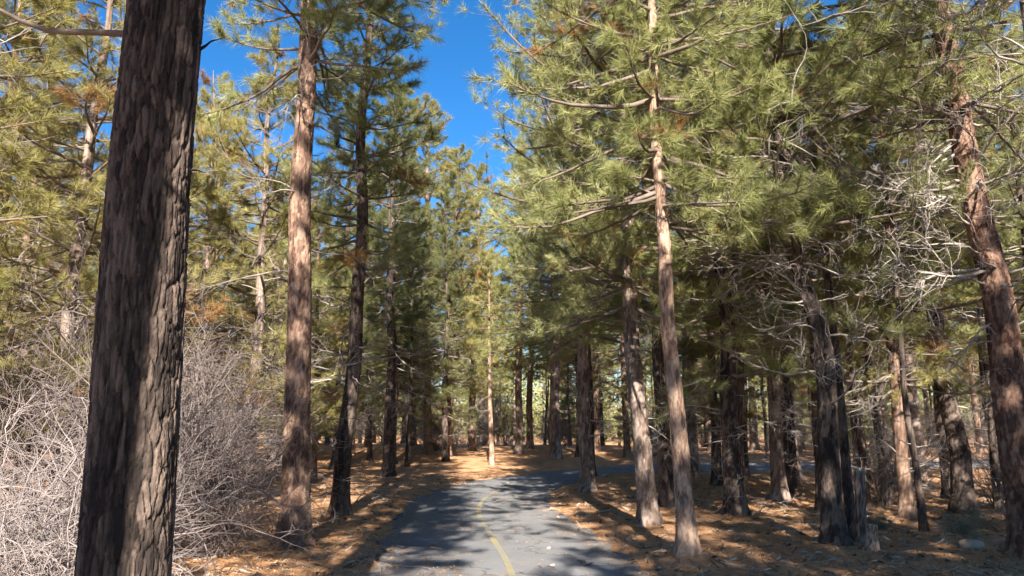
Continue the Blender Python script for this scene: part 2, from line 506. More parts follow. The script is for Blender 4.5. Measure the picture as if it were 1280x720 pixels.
def build_trunk(H, dia, curve, seed, k, dz, zfine, mat, depth=0.012, taper=0.7, pw=0.075, ph=0.17):
    zs = list(np.arange(-0.25, min(zfine, H), dz))
    st = dz
    while zs[-1] < H - 0.05:
        st = min(st * 1.25, 0.5); zs.append(min(zs[-1] + st, H))
    zs = np.array(zs)
    th = np.arange(k) / k
    TH, ZZ = np.meshgrid(th, zs)
    r = trunk_radius(ZZ, H, dia, taper)
    nt = max(7, int(round(math.pi * dia / pw)))
    wz = 0.5 * (vnoise(TH * nt * 0 + np.cos(TH * 6.283) * 2 + 9, ZZ * 4 + np.sin(TH * 6.283) * 2, seed) - 0.5)
    f1, f2, cid = worley(TH * nt + 0.9 * wz, ZZ / ph + wz * 2 + 0.5 * (vnoise(np.cos(TH * 6.283) * 9 + 20, ZZ * 14 + np.sin(TH * 6.283) * 9, seed + 8) - 0.5), nt, seed)
    fur = sstep(0.015, 0.20, f2 - f1)
    nt2 = nt * 3
    g1, g2, cid2 = worley(TH * nt2 + wz, ZZ / 0.06 + 2 * wz, nt2, seed + 3)
    fin = sstep(0.0, 0.35, g2 - g1)
    thin = np.clip(r / (dia / 2), 0.15, 1)
    lump = 0.05 * r * (fbm(np.cos(TH * 6.283) * 1.5 + 5, ZZ * 1.2 + np.sin(TH * 6.283) * 1.5, seed + 5) - 0.44)
    flare = 0.17 * dia * np.exp(-np.clip(ZZ, 0, None) / 0.2) * np.sin(TH * 6.283 * 5 + seed) * 0.5
    r2 = r + (depth * (fur - 1) * (0.75 + 0.5 * cid) + depth * 0.3 * (fin - 1) + depth * 0.5 * (cid - 0.5)) * thin + lump * 2 + flare + depth * 0.35 * (fbm(np.cos(TH * 6.283) * 14 + 40, ZZ * 22 + np.sin(TH * 6.283) * 14, seed + 11) - 0.44) * thin
    C = curve(zs)
    V = np.stack([C[:, None, 0] + r2 * np.cos(TH * 2 * np.pi), C[:, None, 1] + r2 * np.sin(TH * 2 * np.pi), ZZ], -1)
    n = len(zs)
    i = np.arange(n * k).reshape(n, k)
    a = i[:-1]; b = np.roll(a, -1, 1); d = i[1:]; c = np.roll(d, -1, 1)
    q = np.stack([a, b, c, d], -1).reshape(-1, 4)
    V = V.reshape(-1, 3)
    cap = np.stack([i[-1], np.roll(i[-1], -1), np.full(k, len(V))], -1)
    V = np.vstack([V, C[-1:] + [[0, 0, 0.01]]])
    plate = np.append((0.6 * cid + 0.4 * cid2).ravel(), 0.5)
    return make_mesh('trunk', V, [q, cap], mat, True, {'plate': plate})

def needle_tufts(P, A, S, N, w, rng, spread=(0.15, 1.25)):
    """starbursts of needles at P along axis A"""
    T = len(P)
    ref = np.where(np.abs(A[:, 2:3]) > 0.8, np.array([[1.0, 0, 0]]), np.array([[0, 0, 1.0]]))
    U = unit(np.cross(A, ref)); W = np.cross(A, U)
    ph = rng.random((T, N)) * 2 * np.pi
    al = spread[0] + (spread[1] - spread[0]) * rng.random((T, N)) ** 0.8
    D = (A[:, None] * np.cos(al)[..., None] + (U[:, None] * np.cos(ph)[..., None] + W[:, None] * np.sin(ph)[..., None]) * np.sin(al)[..., None])
    L = S[:, None] * (0.7 + 0.5 * rng.random((T, N)))
    B = P[:, None] - A[:, None] * (rng.random((T, N)) * 0.75 * S[:, None])[..., None]
    tip = B + D * L[..., None]
    tip[..., 2] -= 0.10 * L
    side = unit(np.cross(D, rng.normal(size=(T, N, 3)))) * (w / 2)
    V = np.stack([B - side, B + side, tip], 2).reshape(-1, 3)
    F = np.arange(T * N * 3).reshape(-1, 3)
    return V, F

def rwalk(p0, d0, L, n, rng, jit, sag, up=0.0):
    """batch of wandering curves: p0,d0 (B,3), L (B,)"""
    B = len(p0)
    P = np.zeros((B, n, 3)); P[:, 0] = p0
    d = unit(d0)
    st = L / (n - 1)
    for i in range(1, n):
        d = unit(d + jit * rng.normal(size=(B, 3)) + np.array([0, 0, sag + up * i / n]))
        P[:, i] = P[:, i - 1] + d * st[:, None]
    return P

def dead_branch_mesh(rng, L, r0, mat, twigs=6, el=-0.05):
    """one bare branch, base at origin growing along +X"""
    P = rwalk(np.zeros((1, 3)), np.array([[1, 0.0, el]]), np.array([L]), 16, rng, 0.155, -0.015, 0.07)
    Rr = (r0 * (0.14 + 0.86 * np.linspace(1, 0, 16) ** 1.3) * (0.82 + 0.36 * rng.random(16)))[None]
    parts = [tubes(P, Rr, 5)]
    if twigs:
        si = rng.integers(4, 16, twigs)
        p0 = P[0, si]
        d0 = unit(P[0, si] - P[0, si - 1]) + rng.normal(size=(twigs, 3)) * np.array([0.5, 0.7, 0.45])
        Lt = L * (0.14 + 0.30 * rng.random(twigs))
        P2 = rwalk(p0, d0, Lt, 6, rng, 0.26, -0.03, 0.1)
        R2 = r0 * 0.34 * np.linspace(1, 0.2, 6)[None] * np.ones((twigs, 1))
        parts.append(tubes(P2, R2, 3))
        s = twigs * 2
        wi = rng.integers(0, twigs, s); pi = rng.integers(2, 6, s)
        P3 = rwalk(P2[wi, pi], unit(P2[wi, pi] - P2[wi, pi - 1]) + 0.7 * rng.normal(size=(s, 3)), 0.45 * Lt[wi] * (0.5 + rng.random(s)), 4, rng, 0.25, -0.02)
        parts.append(tubes(P3, r0 * 0.2 * np.linspace(1, 0.3, 4)[None] * np.ones((s, 1)), 3))
    v, f = join(parts)
    return make_mesh('dead_branch', v, f, mat, True)

rd = np.random.default_rng(404)
DEAD = [dead_branch_mesh(rd, 0.9 + 1.5 * rd.random(), 0.013 + 0.008 * rd.random(), M['dead'], int(rd.integers(8, 16)), -0.15 + 0.3 * rd.random()) for _ in range(12)]

def make_pine(seed, H, dia, cb, R, bark='bark_grey', leaf='needles', lean=None, k=20, dz=0.15, zfine=3, depth=0.010,
              ndead=10, dead_z=(1.2, None), needles=52, nw=0.0075, nlen=0.18, spacing=0.42, per=4.6, taper=0.7, wob=0.06, tw=1.0, shape=0.75,
              dead_scale=1.0, az_bias=None, split=False, shoots=0.0, pw=0.075, ph=0.17):
    rng = np.random.default_rng(seed)
    lean = lean or [(0, 0, 0), (H, rng.normal() * 0.25, rng.normal() * 0.25)]
    cur = Curve(H, lean, rng, wob)
    parts = {'trunk': build_trunk(H, dia, cur, seed, k, dz, zfine, M[bark], depth, taper, pw, ph)}
    # limbs in loose whorls
    Z, AZ = [], []
    z = cb
    while z < H - 0.25:
        m = max(2, int(round(per + rng.normal() * 1.2)))
        a0 = rng.random() * 6.28
        for i in range(m):
            Z.append(z + rng.normal() * 0.09); AZ.append(a0 + i * 6.28 / m + rng.normal() * 0.35)
        z += spacing * (0.7 + 0.6 * rng.random())
    Z, AZ = np.clip(np.array(Z), cb * 0.95, H - 0.15), np.array(AZ)
    B = len(Z)
    t = (Z - cb) / (H - cb)
    L = R * np.clip(1 - t, 0.02, 1) ** shape * (0.6 + 0.4 * np.clip(t / 0.22, 0, 1)) * (0.55 + 0.65 * rng.random(B)) + 0.22
    ns = int(shoots * (H - cb))
    Z = np.concatenate([Z, cb + (H - cb) * 0.85 * rng.random(ns)]); AZ = np.concatenate([AZ, 6.28 * rng.random(ns)])
    L = np.concatenate([L, 0.3 + 0.65 * rng.random(ns)]); t = (Z - cb) / (H - cb); B += ns
    el = np.radians(-14 + 58 * t ** 1.3 + rng.normal(size=B) * 8)
    el[B - ns:] = np.radians(20 + 25 * rng.normal(size=ns))
    d0 = np.stack([np.cos(AZ) * np.cos(el), np.sin(AZ) * np.cos(el), np.sin(el)], 1)
    n = 8
    LP = rwalk(cur(Z), d0, L, n, rng, 0.09, -0.02, 0.14)
    r0 = np.minimum(0.012 + 0.012 * L, 0.6 * trunk_radius(Z, H, dia, taper))
    tb = [tubes(LP, r0[:, None] * np.linspace(1, 0.22, n)[None], 4)]
    # twigs
    cnt = np.maximum(3, ((3.5 + 5.0 * L) * tw).astype(int))
    bi = np.repeat(np.arange(B), cnt)
    s = 0.12 + 0.88 * rng.random(len(bi)) ** 0.8
    si = np.clip((s * (n - 1)).astype(int), 0, n - 2); fr = s * (n - 1) - si
    p0 = LP[bi, si] * (1 - fr[:, None]) + LP[bi, si + 1] * fr[:, None]
    tg = unit(LP[bi, si + 1] - LP[bi, si])
    hs = unit(np.cross(tg, np.array([0, 0, 1.0])))
    sg = np.where(rng.random(len(bi)) < 0.5, -1.0, 1.0)[:, None]
    td = tg * (0.45 + 0.4 * rng.random((len(bi), 1))) + hs * sg * (0.4 + 0.6 * rng.random((len(bi), 1))) + np.array([0, 0, 0.25]) + rng.normal(size=tg.shape) * 0.2
    tl = np.clip(L[bi] * (0.42 - 0.22 * s), 0.12, 0.75) * (0.6 + 0.7 * rng.random(len(bi)))
    TP = rwalk(p0, td, tl, 5, rng, 0.15, 0.0, 0.18)
    tb.append(tubes(TP, 0.0055 * np.linspace(1, 0.5, 5)[None] * np.ones((len(bi), 1)), 3))
    if split:       # near trees: every limb with its twigs is a part of its own
        v1, f1 = tubes(LP, r0[:, None] * np.linspace(1, 0.22, n)[None], 4)
        v2, f2 = tb[1]
        v1 = v1.reshape(B, -1, 3); v2 = v2.reshape(len(bi), -1, 3)
        q1 = f1.reshape(B, -1, 4)[0]; q2 = f2.reshape(len(bi), -1, 4)[0]
        parts['limbs'] = []
        for b_ in range(B):
            tv = v2[bi == b_]
            VV = np.concatenate([v1[b_], tv.reshape(-1, 3)])
            FF = np.concatenate([q1] + [q2 + len(v1[b_]) + j * tv.shape[1] for j in range(len(tv))])
            parts['limbs'].append(make_mesh('branch', VV, FF, M['branch'], True))
    v, f = join(tb)
    parts['branches'] = None if split else make_mesh('branches', v, f, M['branch'], True)
    # tufts: twig tips, along twigs, limb tips
    ends = [TP[:, 4], TP[:, 3] * 0.5 + TP[:, 2] * 0.5, LP[:, -1], LP[:, -2]]
    dirs = [TP[:, 4] - TP[:, 3], TP[:, 3] - TP[:, 2], LP[:, -1] - LP[:, -2], LP[:, -2] - LP[:, -3]]
    bid = np.concatenate([bi, bi, np.arange(B), np.arange(B)])
    P = np.concatenate(ends); A = unit(np.concatenate(dirs))
    kp = rng.random(len(P)) < np.concatenate([np.ones(len(bi)), np.full(len(bi), 0.75), np.ones(2 * B)])
    P, A, bid = P[kp], A[kp], bid[kp]
    S = nlen * (0.6 + 0.75 * rng.random(len(P)))
    v, f = needle_tufts(P, A, S, needles, nw, rng)
    lt = rng.random(B)
    tint = 0.12 + 0.42 * lt[bid] + 0.34 * rng.random(len(P))
    brown = (rng.random(B) < 0.035)[bid] | (rng.random(len(P)) < 0.012)
    tint = np.where(brown, 1.0, np.minimum(tint, 0.86))
    parts['crown'] = make_mesh('crown', v, f, M[leaf], False, {'tint': np.repeat(tint, needles * 3)})
    # dead lower branches: (mesh, position, rotation, scale)
    zt = dead_z[1] or cb + 0.12 * (H - cb)
    dl = []
    for i in range(ndead):
        z = dead_z[0] + (zt - dead_z[0]) * (rng.random() ** 0.8)
        az = rng.random() * 6.28 if az_bias is None or rng.random() < 0.4 else az_bias + rng.normal() * 0.7
        rr = trunk_radius(np.array(z), H, dia, taper) * 0.8
        c = cur(np.array([z]))[0]
        dl.append((DEAD[int(rng.integers(0, len(DEAD)))], (c[0] + rr * math.cos(az), c[1] + rr * math.sin(az), z),
                   (rng.normal() * 0.9, 0.28 * rng.normal() + 0.05, az), dead_scale * (0.6 + 0.6 * rng.random())))
    parts['dead'] = dl
    return parts

GH = lambda x, y: float(ground_h(np.array([x]), np.array([y]))[0])
def place(parts, x, y, label, group=None, rotz=0.0, scale=1.0, dead=True, name='pine_tree', cat='pine tree', branches=True):
    r = bpy.data.objects.new(name, None)
    COL.objects.link(r)
    r.location = (x, y, GH(x, y)); r.rotation_euler = (0, 0, rotz); r.scale = (scale,) * 3
    r.empty_display_size = 0.3
    tag(r, label, cat, group)
    link('trunk', parts['trunk'], r)
    c = link('crown', parts['crown'], r)
    if parts['branches'] and branches:
        tag(link('branches', parts['branches'], c), kind='stuff')
    for me in parts.get('limbs', []):
        link('branch', me, r)
    if dead:
        for me, loc, rot, sc in parts['dead']:
            o = link('dead_branch', me, r, loc)
            o.rotation_euler = rot; o.scale = (sc,) * 3
    return r

# ------------------------------------------------------------------ the pines along the path
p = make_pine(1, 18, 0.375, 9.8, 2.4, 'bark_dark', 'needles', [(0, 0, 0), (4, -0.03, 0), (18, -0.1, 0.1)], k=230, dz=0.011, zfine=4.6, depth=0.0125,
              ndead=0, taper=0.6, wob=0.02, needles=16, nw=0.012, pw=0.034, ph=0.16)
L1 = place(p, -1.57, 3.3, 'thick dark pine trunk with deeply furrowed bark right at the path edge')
rd1 = np.random.default_rng(9)
for (z, az, L, r0, el) in ((3.38, 3.14, 1.7, 0.019, 0.30), (3.30, 0.1, 0.20, 0.014, 0.35), (2.72, 0.0, 0.15, 0.015, 0.1), (2.75, 3.0, 0.17, 0.015, 0.2), (3.75, 3.0, 1.2, 0.007, 0.5), (3.58, 3.3, 0.9, 0.006, 0.35)):
    me = dead_branch_mesh(rd1, L, r0, M['branch'] if L > 0.5 else M['bark_dark'], 9 if L > 0.5 else 0, el)
    link('dead_branch', me, L1, (-0.03 + 0.08 * math.cos(az), 0.08 * math.sin(az), z), az)

p = make_pine(2, 15.5, 0.40, 7.0, 2.6, 'bark_red', 'needles', [(0, 0, 0), (8, -0.2, 0), (15.5, -0.2, 0)], k=64, dz=0.03, zfine=8, depth=0.019, ndead=22, dead_z=(2.2, 8.5), wob=0.04, dead_scale=0.8, split=True)
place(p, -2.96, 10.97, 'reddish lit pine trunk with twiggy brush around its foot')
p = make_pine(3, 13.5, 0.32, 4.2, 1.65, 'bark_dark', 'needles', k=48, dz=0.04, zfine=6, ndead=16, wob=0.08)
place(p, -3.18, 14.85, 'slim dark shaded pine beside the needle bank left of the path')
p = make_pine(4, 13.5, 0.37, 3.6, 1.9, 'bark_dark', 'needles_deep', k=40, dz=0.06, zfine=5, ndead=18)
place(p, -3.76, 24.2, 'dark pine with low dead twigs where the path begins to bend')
p = make_pine(5, 7.8, 0.20, 3.6, 1.1, 'bark_pale', 'needles_olive', k=24, dz=0.06, zfine=5, ndead=8, wob=0.03, dead_scale=0.5)
place(p, -0.72, 28.6, 'thin pale sunlit young pine on the needle mound inside the bend')
p = make_pine(6, 16, 0.36, 3.9, 3.6, 'bark_grey', 'needles', [(0, 0, 0), (6, -0.1, 0), (16, -0.25, 0)], k=48, dz=0.05, zfine=7, ndead=14, shoots=3)
place(p, 1.89, 19.8, 'straight grey-brown pine on the outer edge of the bend')
p = make_pine(7, 14.5, 0.31, 3.6, 3.2, 'bark_grey', 'needles', [(0, 0, 0), (4.2, -0.24, 0), (14.5, -0.45, 0)], k=56, dz=0.035, zfine=6.5, depth=0.017, ndead=9, dead_scale=0.5, wob=0.05, split=True, shoots=4)
place(p, 2.24, 13.1, 'leaning furrowed pine behind the pale smooth trunk')
p = make_pine(8, 13.5, 0.235, 4.1, 2.6, 'bark_pale', 'needles', [(0, 0, 0), (2.8, -0.1, 0), (7.6, -0.25, 0), (13.5, -0.4, 0)], k=56, dz=0.03, zfine=8, depth=0.012, taper=0.95, ndead=7, dead_scale=0.4, dead_z=(2.0, None), wob=0.04, per=5.2, split=True, shoots=6)
place(p, 2.17, 10.0, 'slender pale tan pine trunk standing at the asphalt edge')
p = make_pine(9, 13, 0.31, 3.9, 2.9, 'bark_dark', 'needles_deep', k=40, dz=0.05, zfine=6, ndead=18)
place(p, 3.17, 16.3, 'dark pine close behind the leaning furrowed pine')
p = make_pine(10, 12.5, 0.36, 2.5, 2.7, 'bark_dark', 'needles', k=48, dz=0.04, zfine=5, ndead=24, dead_z=(0.9, 5.5), tw=1.1)
place(p, 4.14, 14.85, 'stout shaded pine with boughs drooping low over its trunk')
p = make_pine(11, 13, 0.30, 4.5, 3.0, 'bark_dark', 'needles', [(0, 0, 0), (2.6, -0.02, 0.05), (4.5, -0.22, 0.1), (13, -0.5, 0.3)], k=56, dz=0.035, zfine=6, depth=0.018, ndead=44, dead_z=(1.6, 5.6), wob=0.07, az_bias=3.9, dead_scale=1.0, split=True, shoots=4)
place(p, 4.40, 11.0, 'brown pine with a wood snag and cut stump at its foot')
p = make_pine(12, 8.5, 0.17, 3.0, 1.3, 'bark_dark', 'needles_deep', k=32, dz=0.05, zfine=4, ndead=14, dead_z=(1.0, 3.5), wob=0.05, dead_scale=0.7)
place(p, 4.92, 11.7, 'thin dark pine crowding the brown pine and snag')
p = make_pine(13, 12.5, 0.42, 4.6, 2.9, 'bark_dark', 'needles', [(0, 0, 0), (1.2, 0.02, 0), (2.4, -0.18, 0), (3.6, -0.22, 0), (12.5, -0.2, 0)], k=48, dz=0.04, zfine=6, ndead=30, dead_z=(1.2, 8), wob=0.05, split=True, shoots=3)
place(p, 9.2, 16.3, 'crooked pine with an S-bend trunk beside the pale boulder')
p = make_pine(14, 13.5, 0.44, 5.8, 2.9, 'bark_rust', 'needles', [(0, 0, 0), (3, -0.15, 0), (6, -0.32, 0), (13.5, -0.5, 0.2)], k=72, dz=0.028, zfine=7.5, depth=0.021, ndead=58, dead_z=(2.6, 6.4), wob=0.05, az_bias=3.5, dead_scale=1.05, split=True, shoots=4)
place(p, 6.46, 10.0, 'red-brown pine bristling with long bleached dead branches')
p = make_pine(15, 11, 0.24, 7.6, 1.2, 'bark_grey', 'needles', [(0, 0, 0), (11, 0, 0)], k=56, dz=0.03, zfine=7, ndead=14, dead_z=(3.2, 6.5), az_bias=3.0, wob=0.03, dead_scale=0.9, split=True)
place(p, 5.06, 7.0, 'slim grey pine in front of the branchy red-brown pine')

p = make_pine(17, 15, 0.36, 6.4, 2.3, 'bark_grey', 'needles', [(0, 0, 0), (15, 0, 0)], k=24, dz=0.1, zfine=3, ndead=8, dead_z=(4.5, 6.5), wob=0.03, tw=1.5, shape=0.5)
place(p, -1.62, -0.1, 'dense-crowned pine between the bare-stemmed pine and the thick furrowed trunk')
p = make_pine(16, 15, 0.44, 6.8, 1.6, 'bark_dark', 'needles', [(0, 0, 0), (15, 0, 0)], k=24, dz=0.1, zfine=3, ndead=18, dead_z=(3.5, 7.5), wob=0.03, tw=1.7, shape=0.5)
place(p, -1.47, -2.5, 'bare-stemmed pine next before the thick furrowed trunk along the path')

# ------------------------------------------------------------------ repeated pines of the wood
TPL = {
    'a': make_pine(31, 14, 0.35, 3.6, 2.7, 'bark_grey', 'needles', k=24, dz=0.12, zfine=4, ndead=20, dead_z=(1.0, 7.5), dead_scale=0.85),
    'b': make_pine(32, 13, 0.30, 4.2, 2.5, 'bark_dark', 'needles', k=24, dz=0.12, zfine=5, ndead=22, dead_z=(1.0, 8), dead_scale=0.85),
    'c': make_pine(33, 14, 0.34, 2.2, 2.3, 'bark_dark', 'needles_deep', k=24, dz=0.12, zfine=3, ndead=18, dead_z=(0.8, 6.5), tw=1.1),
    'd': make_pine(34, 11, 0.30, 1.7, 2.6, 'bark_grey', 'needles_olive', k=24, dz=0.12, zfine=3, ndead=30, dead_z=(0.6, 7.5), dead_scale=1.0),
    'e': make_pine(35, 12.5, 0.28, 2.6, 2.6, 'bark_red', 'needles_olive', k=24, dz=0.12, zfine=4, ndead=30, dead_z=(0.8, 8.0), dead_scale=1.0),
    'f': make_pine(36, 15, 0.38, 5.0, 2.8, 'bark_grey', 'needles', k=24, dz=0.12, zfine=6, ndead=12),
    'g': make_pine(38, 13, 0.21, 6.0, 1.4, 'bark_dark', 'needles_deep', k=16, dz=0.2, zfine=4, ndead=16, dead_z=(0.8, 7.5), dead_scale=0.75),
    's': make_pine(37, 4.5, 0.09, 0.5, 1.1, 'bark_dark', 'needles', k=12, dz=0.2, zfine=1, ndead=3, spacing=0.3, dead_scale=0.3),
}
TREES = []      # occupied spots

LOOK = {'a': 'full green pine with grey-brown bark', 'b': 'dark-barked green pine with bare lower stem', 'c': 'deep green narrow pine boughed almost to the ground',
        'd': 'small olive pine bushy from low down', 'e': 'olive pine with reddish bark', 'f': 'tall high-crowned green pine with stout grey stem', 's': 'low young green pine', 'g': 'slim dark pole-like pine with bare dead twigs'}
def put(kind, x, y, label, group, rot, sc, dead=True):
    TREES.append((x, y))
    label = LOOK[kind] + ' ' + label
    return place(TPL[kind], x, y, label, group, rot, sc, dead, branches=y < 50)

# mid-distance trees, set by hand
GL = 'olive green pines behind the bare shrubs'
for i, (kd, x, y, rt, sc) in enumerate([
        ('d', -6.6, 11.6, 0.3, 0.92), ('e', -9.2, 13.6, 1.9, 0.95), ('d', -5.5, 16.2, 2.7, 0.96), ('e', -11.5, 17.5, 4.0, 1.0), ('d', -7.7, 19.5, 5.0, 1.0),
        ('e', -5.6, 22.5, 0.9, 0.66), ('d', -13.6, 21.5, 1.1, 1.05), ('e', -7.4, 8.6, 3.3, 0.9), ('e', -9.4, 24.5, 0.5, 1.0), ('d', -6.9, 15.0, 4.2, 0.8)]):
    put(kd, x, y, 'behind the bare grey shrubs', GL, rt, sc)
GC = 'tall pines closing the view beyond the bend'
for i, (kd, x, y, rt, sc) in enumerate([
        ('c', -4.6, 30.0, 0.5, 1.08), ('c', -6.0, 27.0, 2.1, 0.98), ('e', -3.7, 35.0, 1.2, 1.36), ('c', -2.6, 31.0, 3.9, 0.8), ('e', -1.9, 37.5, 3.1, 1.15),
        ('e', -2.75, 33.8, 4.6, 1.14), ('a', 0.9, 39.0, 5.2, 1.0), ('a', 1.75, 31.5, 0.2, 1.28), ('b', 2.9, 33.5, 1.5, 1.15), ('f', 0.3, 35.5, 2.2, 0.95), ('b', 2.5, 25.2, 2.5, 1.05),
        ('f', 5.6, 24.6, 4.4, 1.1), ('e', 4.9, 33.5, 0.6, 1.05)]):
    put(kd, x, y, 'just beyond the path bend', GC, rt, sc)
GP = 'slim pole pines between the bigger trees'
for x, y, rt, sc in [(6.0, 15.6, 0.3, 0.8), (7.7, 17.4, 1.3, 0.85), (8.9, 19.0, 2.3, 0.9), (6.9, 19.8, 3.3, 0.85), (10.7, 17.6, 4.3, 0.8), (5.1, 17.8, 5.3, 0.9), (12.0, 14.8, 0.8, 0.8), (6.6, 12.9, 1.8, 0.6), (9.0, 14.2, 2.8, 0.7)]:
    put('g', x, y, 'among the bigger trees', GP, rt, sc)
GR = 'pines of the shaded wood right of the path'
for i, (kd, x, y, rt, sc) in enumerate([
        ('a', 6.1, 18.2, 0.7, 0.95), ('b', 7.6, 21.5, 2.9, 1.0), ('c', 5.4, 21.0, 1.7, 0.8), ('f', 8.9, 25.0, 4.9, 1.0), ('b', 11.2, 20.5, 0.4, 0.95), ('a', 12.8, 17.0, 3.6, 0.92),
        ('c', 10.4, 13.0, 1.3, 0.75), ('b', 14.5, 22.5, 5.6, 1.0), ('e', 7.0, 14.2, 2.3, 0.85), ('f', 13.6, 26.5, 1.9, 1.0), ('a', 10.2, 23.4, 2.6, 0.9), ('b', 8.3, 12.4, 5.3, 0.7)]):
    put(kd, x, y, 'in the shaded wood inside the bend', GR, rt, sc)

# the wood farther off: spaced by chance, low where the sky shows between the crowns
rs = np.random.default_rng(2024)
tries = 0; made = 0
GB = 'pines deep in the background wood'
while made < 108 and tries < 9000:
    tries += 1
    y = 26 + 40 * rs.random() ** 0.9
    q_ = (rs.random() * 2 - 1) * 0.86
    x = q_ * y
    if path_dist(np.array([x]), np.array([y]))[0] < 3.2: continue
    if -0.16 < q_ < 0.0 and y < 40: continue
    if 0.0 <= q_ < 0.12 and y < 36: continue
    dmin = 2.3 + 0.012 * y
    if any((x - a) ** 2 + (y - b) ** 2 < dmin * dmin for a, b in TREES): continue
    kd = 'abcdef'[int(rs.integers(0, 6))]
    H0 = {'a': 14, 'b': 13, 'c': 14, 'd': 11, 'e': 12.5, 'f': 15}[kd]
    sc = 0.8 + 0.4 * rs.random()
    cap = 0.60
    if -0.17 < q_ < -0.015: cap = 0.34
    if -0.45 < q_ < -0.31: cap = 0.36
    if -0.62 < q_ < -0.53: cap = 0.36
    top = 1.3 + cap * y
    if H0 * sc > top: sc = top / H0
    if sc < 0.5: continue
    put(kd, x, y, 'deep in the background wood', GB, rs.random() * 6.28, sc, dead=y < 45)
    made += 1
# slim shaded poles between the bigger trees
GP = 'slim pole pines between the bigger trees'
np_ = 0
while np_ < 72:
    y = 19 + 42 * rs.random(); q_ = (rs.random() * 2 - 1) * 0.72; x = q_ * y
    if path_dist(np.array([x]), np.array([y]))[0] < 2.6 or -0.10 < q_ < 0.035: continue
    if -0.45 < q_ < -0.31 and y < 45: continue
    if any((x - a) ** 2 + (y - b) ** 2 < 1.3 for a, b in TREES): continue
    put('g', x, y, 'among the bigger trees', GP, rs.random() * 6.28, 0.6 + 0.4 * rs.random(), dead=y < 40)
    np_ += 1
# young pines under the big ones
GS = 'young pines in the understorey'
ns = 0
while ns < 30:
    y = 24 + 42 * rs.random(); q_ = (rs.random() * 2 - 1) * 0.72; x = q_ * y
    if path_dist(np.array([x]), np.array([y]))[0] < 2.6 or -0.1 < q_ < 0.05: continue
    if any((x - a) ** 2 + (y - b) ** 2 < 1.2 for a, b in TREES): continue
    put('s', x, y, 'beneath the taller background pines', GS, rs.random() * 6.28, 0.5 + 0.7 * rs.random(), dead=False)
    ns += 1

# far-off edge of the wood: one mass of crowns and stems nobody could count
def distant_wood():
    rng = np.random.default_rng(88)
    VV, TT, TP, TR = [], [], [], []
    for i in range(460):
        y = 67 + 95 * rng.random() ** 1.1; x = (rng.random() * 2 - 1) * 0.95 * y
        H = 9 + 6 * rng.random()
        q_ = x / y
        if -0.17 < q_ < -0.015: H = min(H, 1.3 + 0.2 * y)
        n = 420
        g = float(base_h(np.array(x), np.array(y)))
        z = 1.0 + (H - 1.0) * rng.random(n) ** 1.2
        rad = 2.3 * (1 - z / H) ** 0.7 * np.sqrt(rng.random(n)) + 0.1
        a = rng.random(n) * 6.28
        P = np.stack([x + rad * np.cos(a), y + rad * np.sin(a), z + g], 1)
        d = unit(rng.normal(size=(n, 3)) * [1, 1, 0.5]); e = unit(np.cross(d, rng.normal(size=(n, 3))))
        s_ = (0.28 + 0.4 * rng.random(n))[:, None]
        VV.append(np.stack([P - e * s_ * 0.22, P + e * s_ * 0.22, P + d * s_], 1).reshape(-1, 3))
        TT.append(np.repeat(0.15 + 0.4 * rng.random() + 0.3 * rng.random(n), 3))
        zz = np.linspace(-0.2, H * 0.97, 4)
        TP.append(np.stack([np.full(4, x), np.full(4, y), zz + g], 1)); TR.append((0.12 + 0.12 * rng.random()) * np.linspace(1, 0.15, 4))
    V = np.concatenate(VV)
    o = link('distant_wood', make_mesh('distant_wood', V, np.arange(len(V)).reshape(-1, 3), M['needles'], False, {'tint': np.concatenate(TT)}))
    v, q = tubes(np.array(TP), np.array(TR), 5)
    tag(link('trunks', make_mesh('trunks', v, q, M['branch'], True), o), kind='stuff')
    return o
tag(distant_wood(), 'far-off mass of pines closing the forest horizon', 'wood', kind='stuff')

# the wood around and behind the viewpoint, whose crowns shade the path
GN = 'pines beside the near end of the path'
for i, (kd, x, y, rt, sc) in enumerate([
        ('b', -1.9, -16.0, 4.4, 1.0), ('f', 3.9, -4.4, 1.4, 0.9), ('c', 7.0, -2.2, 4.2, 0.85), ('c', 10.0, -0.5, 2.2, 0.85), ('a', 8.0, -11.0, 3.0, 1.1), ('c', 6.2, -6.0, 0.6, 0.95), ('a', 9.6, -7.2, 1.6, 1.05), ('b', 4.6, -9.0, 2.6, 1.05), ('c', 11.6, -9.0, 3.6, 1.0), ('f', 7.6, -15.0, 0.6, 1.1), ('d', 8.6, 4.2, 5.6, 0.6), ('a', 2.2, -5.5, 2.2, 0.95), ('b', 2.7, -10.5, 3.8, 1.05), ('a', -4.4, -17.0, 0.9, 1.0),
        ('c', 5.0, -3.0, 5.0, 0.95), ('a', 6.4, -8.0, 1.0, 1.0), ('f', 5.4, -12.2, 2.8, 0.95), ('b', 8.3, -1.0, 3.3, 0.85), ('c', 8.6, -3.8, 0.1, 1.0),
        ('e', 12.0, 2.0, 1.0, 0.9), ('a', 12.0, -3.0, 2.0, 1.0), ('b', 3.2, -17.0, 1.6, 1.0), ('a', -10.5, -12.0, 1.6, 1.0)]):
    put(kd, x, y, 'beside the near end of the path', GN, rt, sc, dead=False)

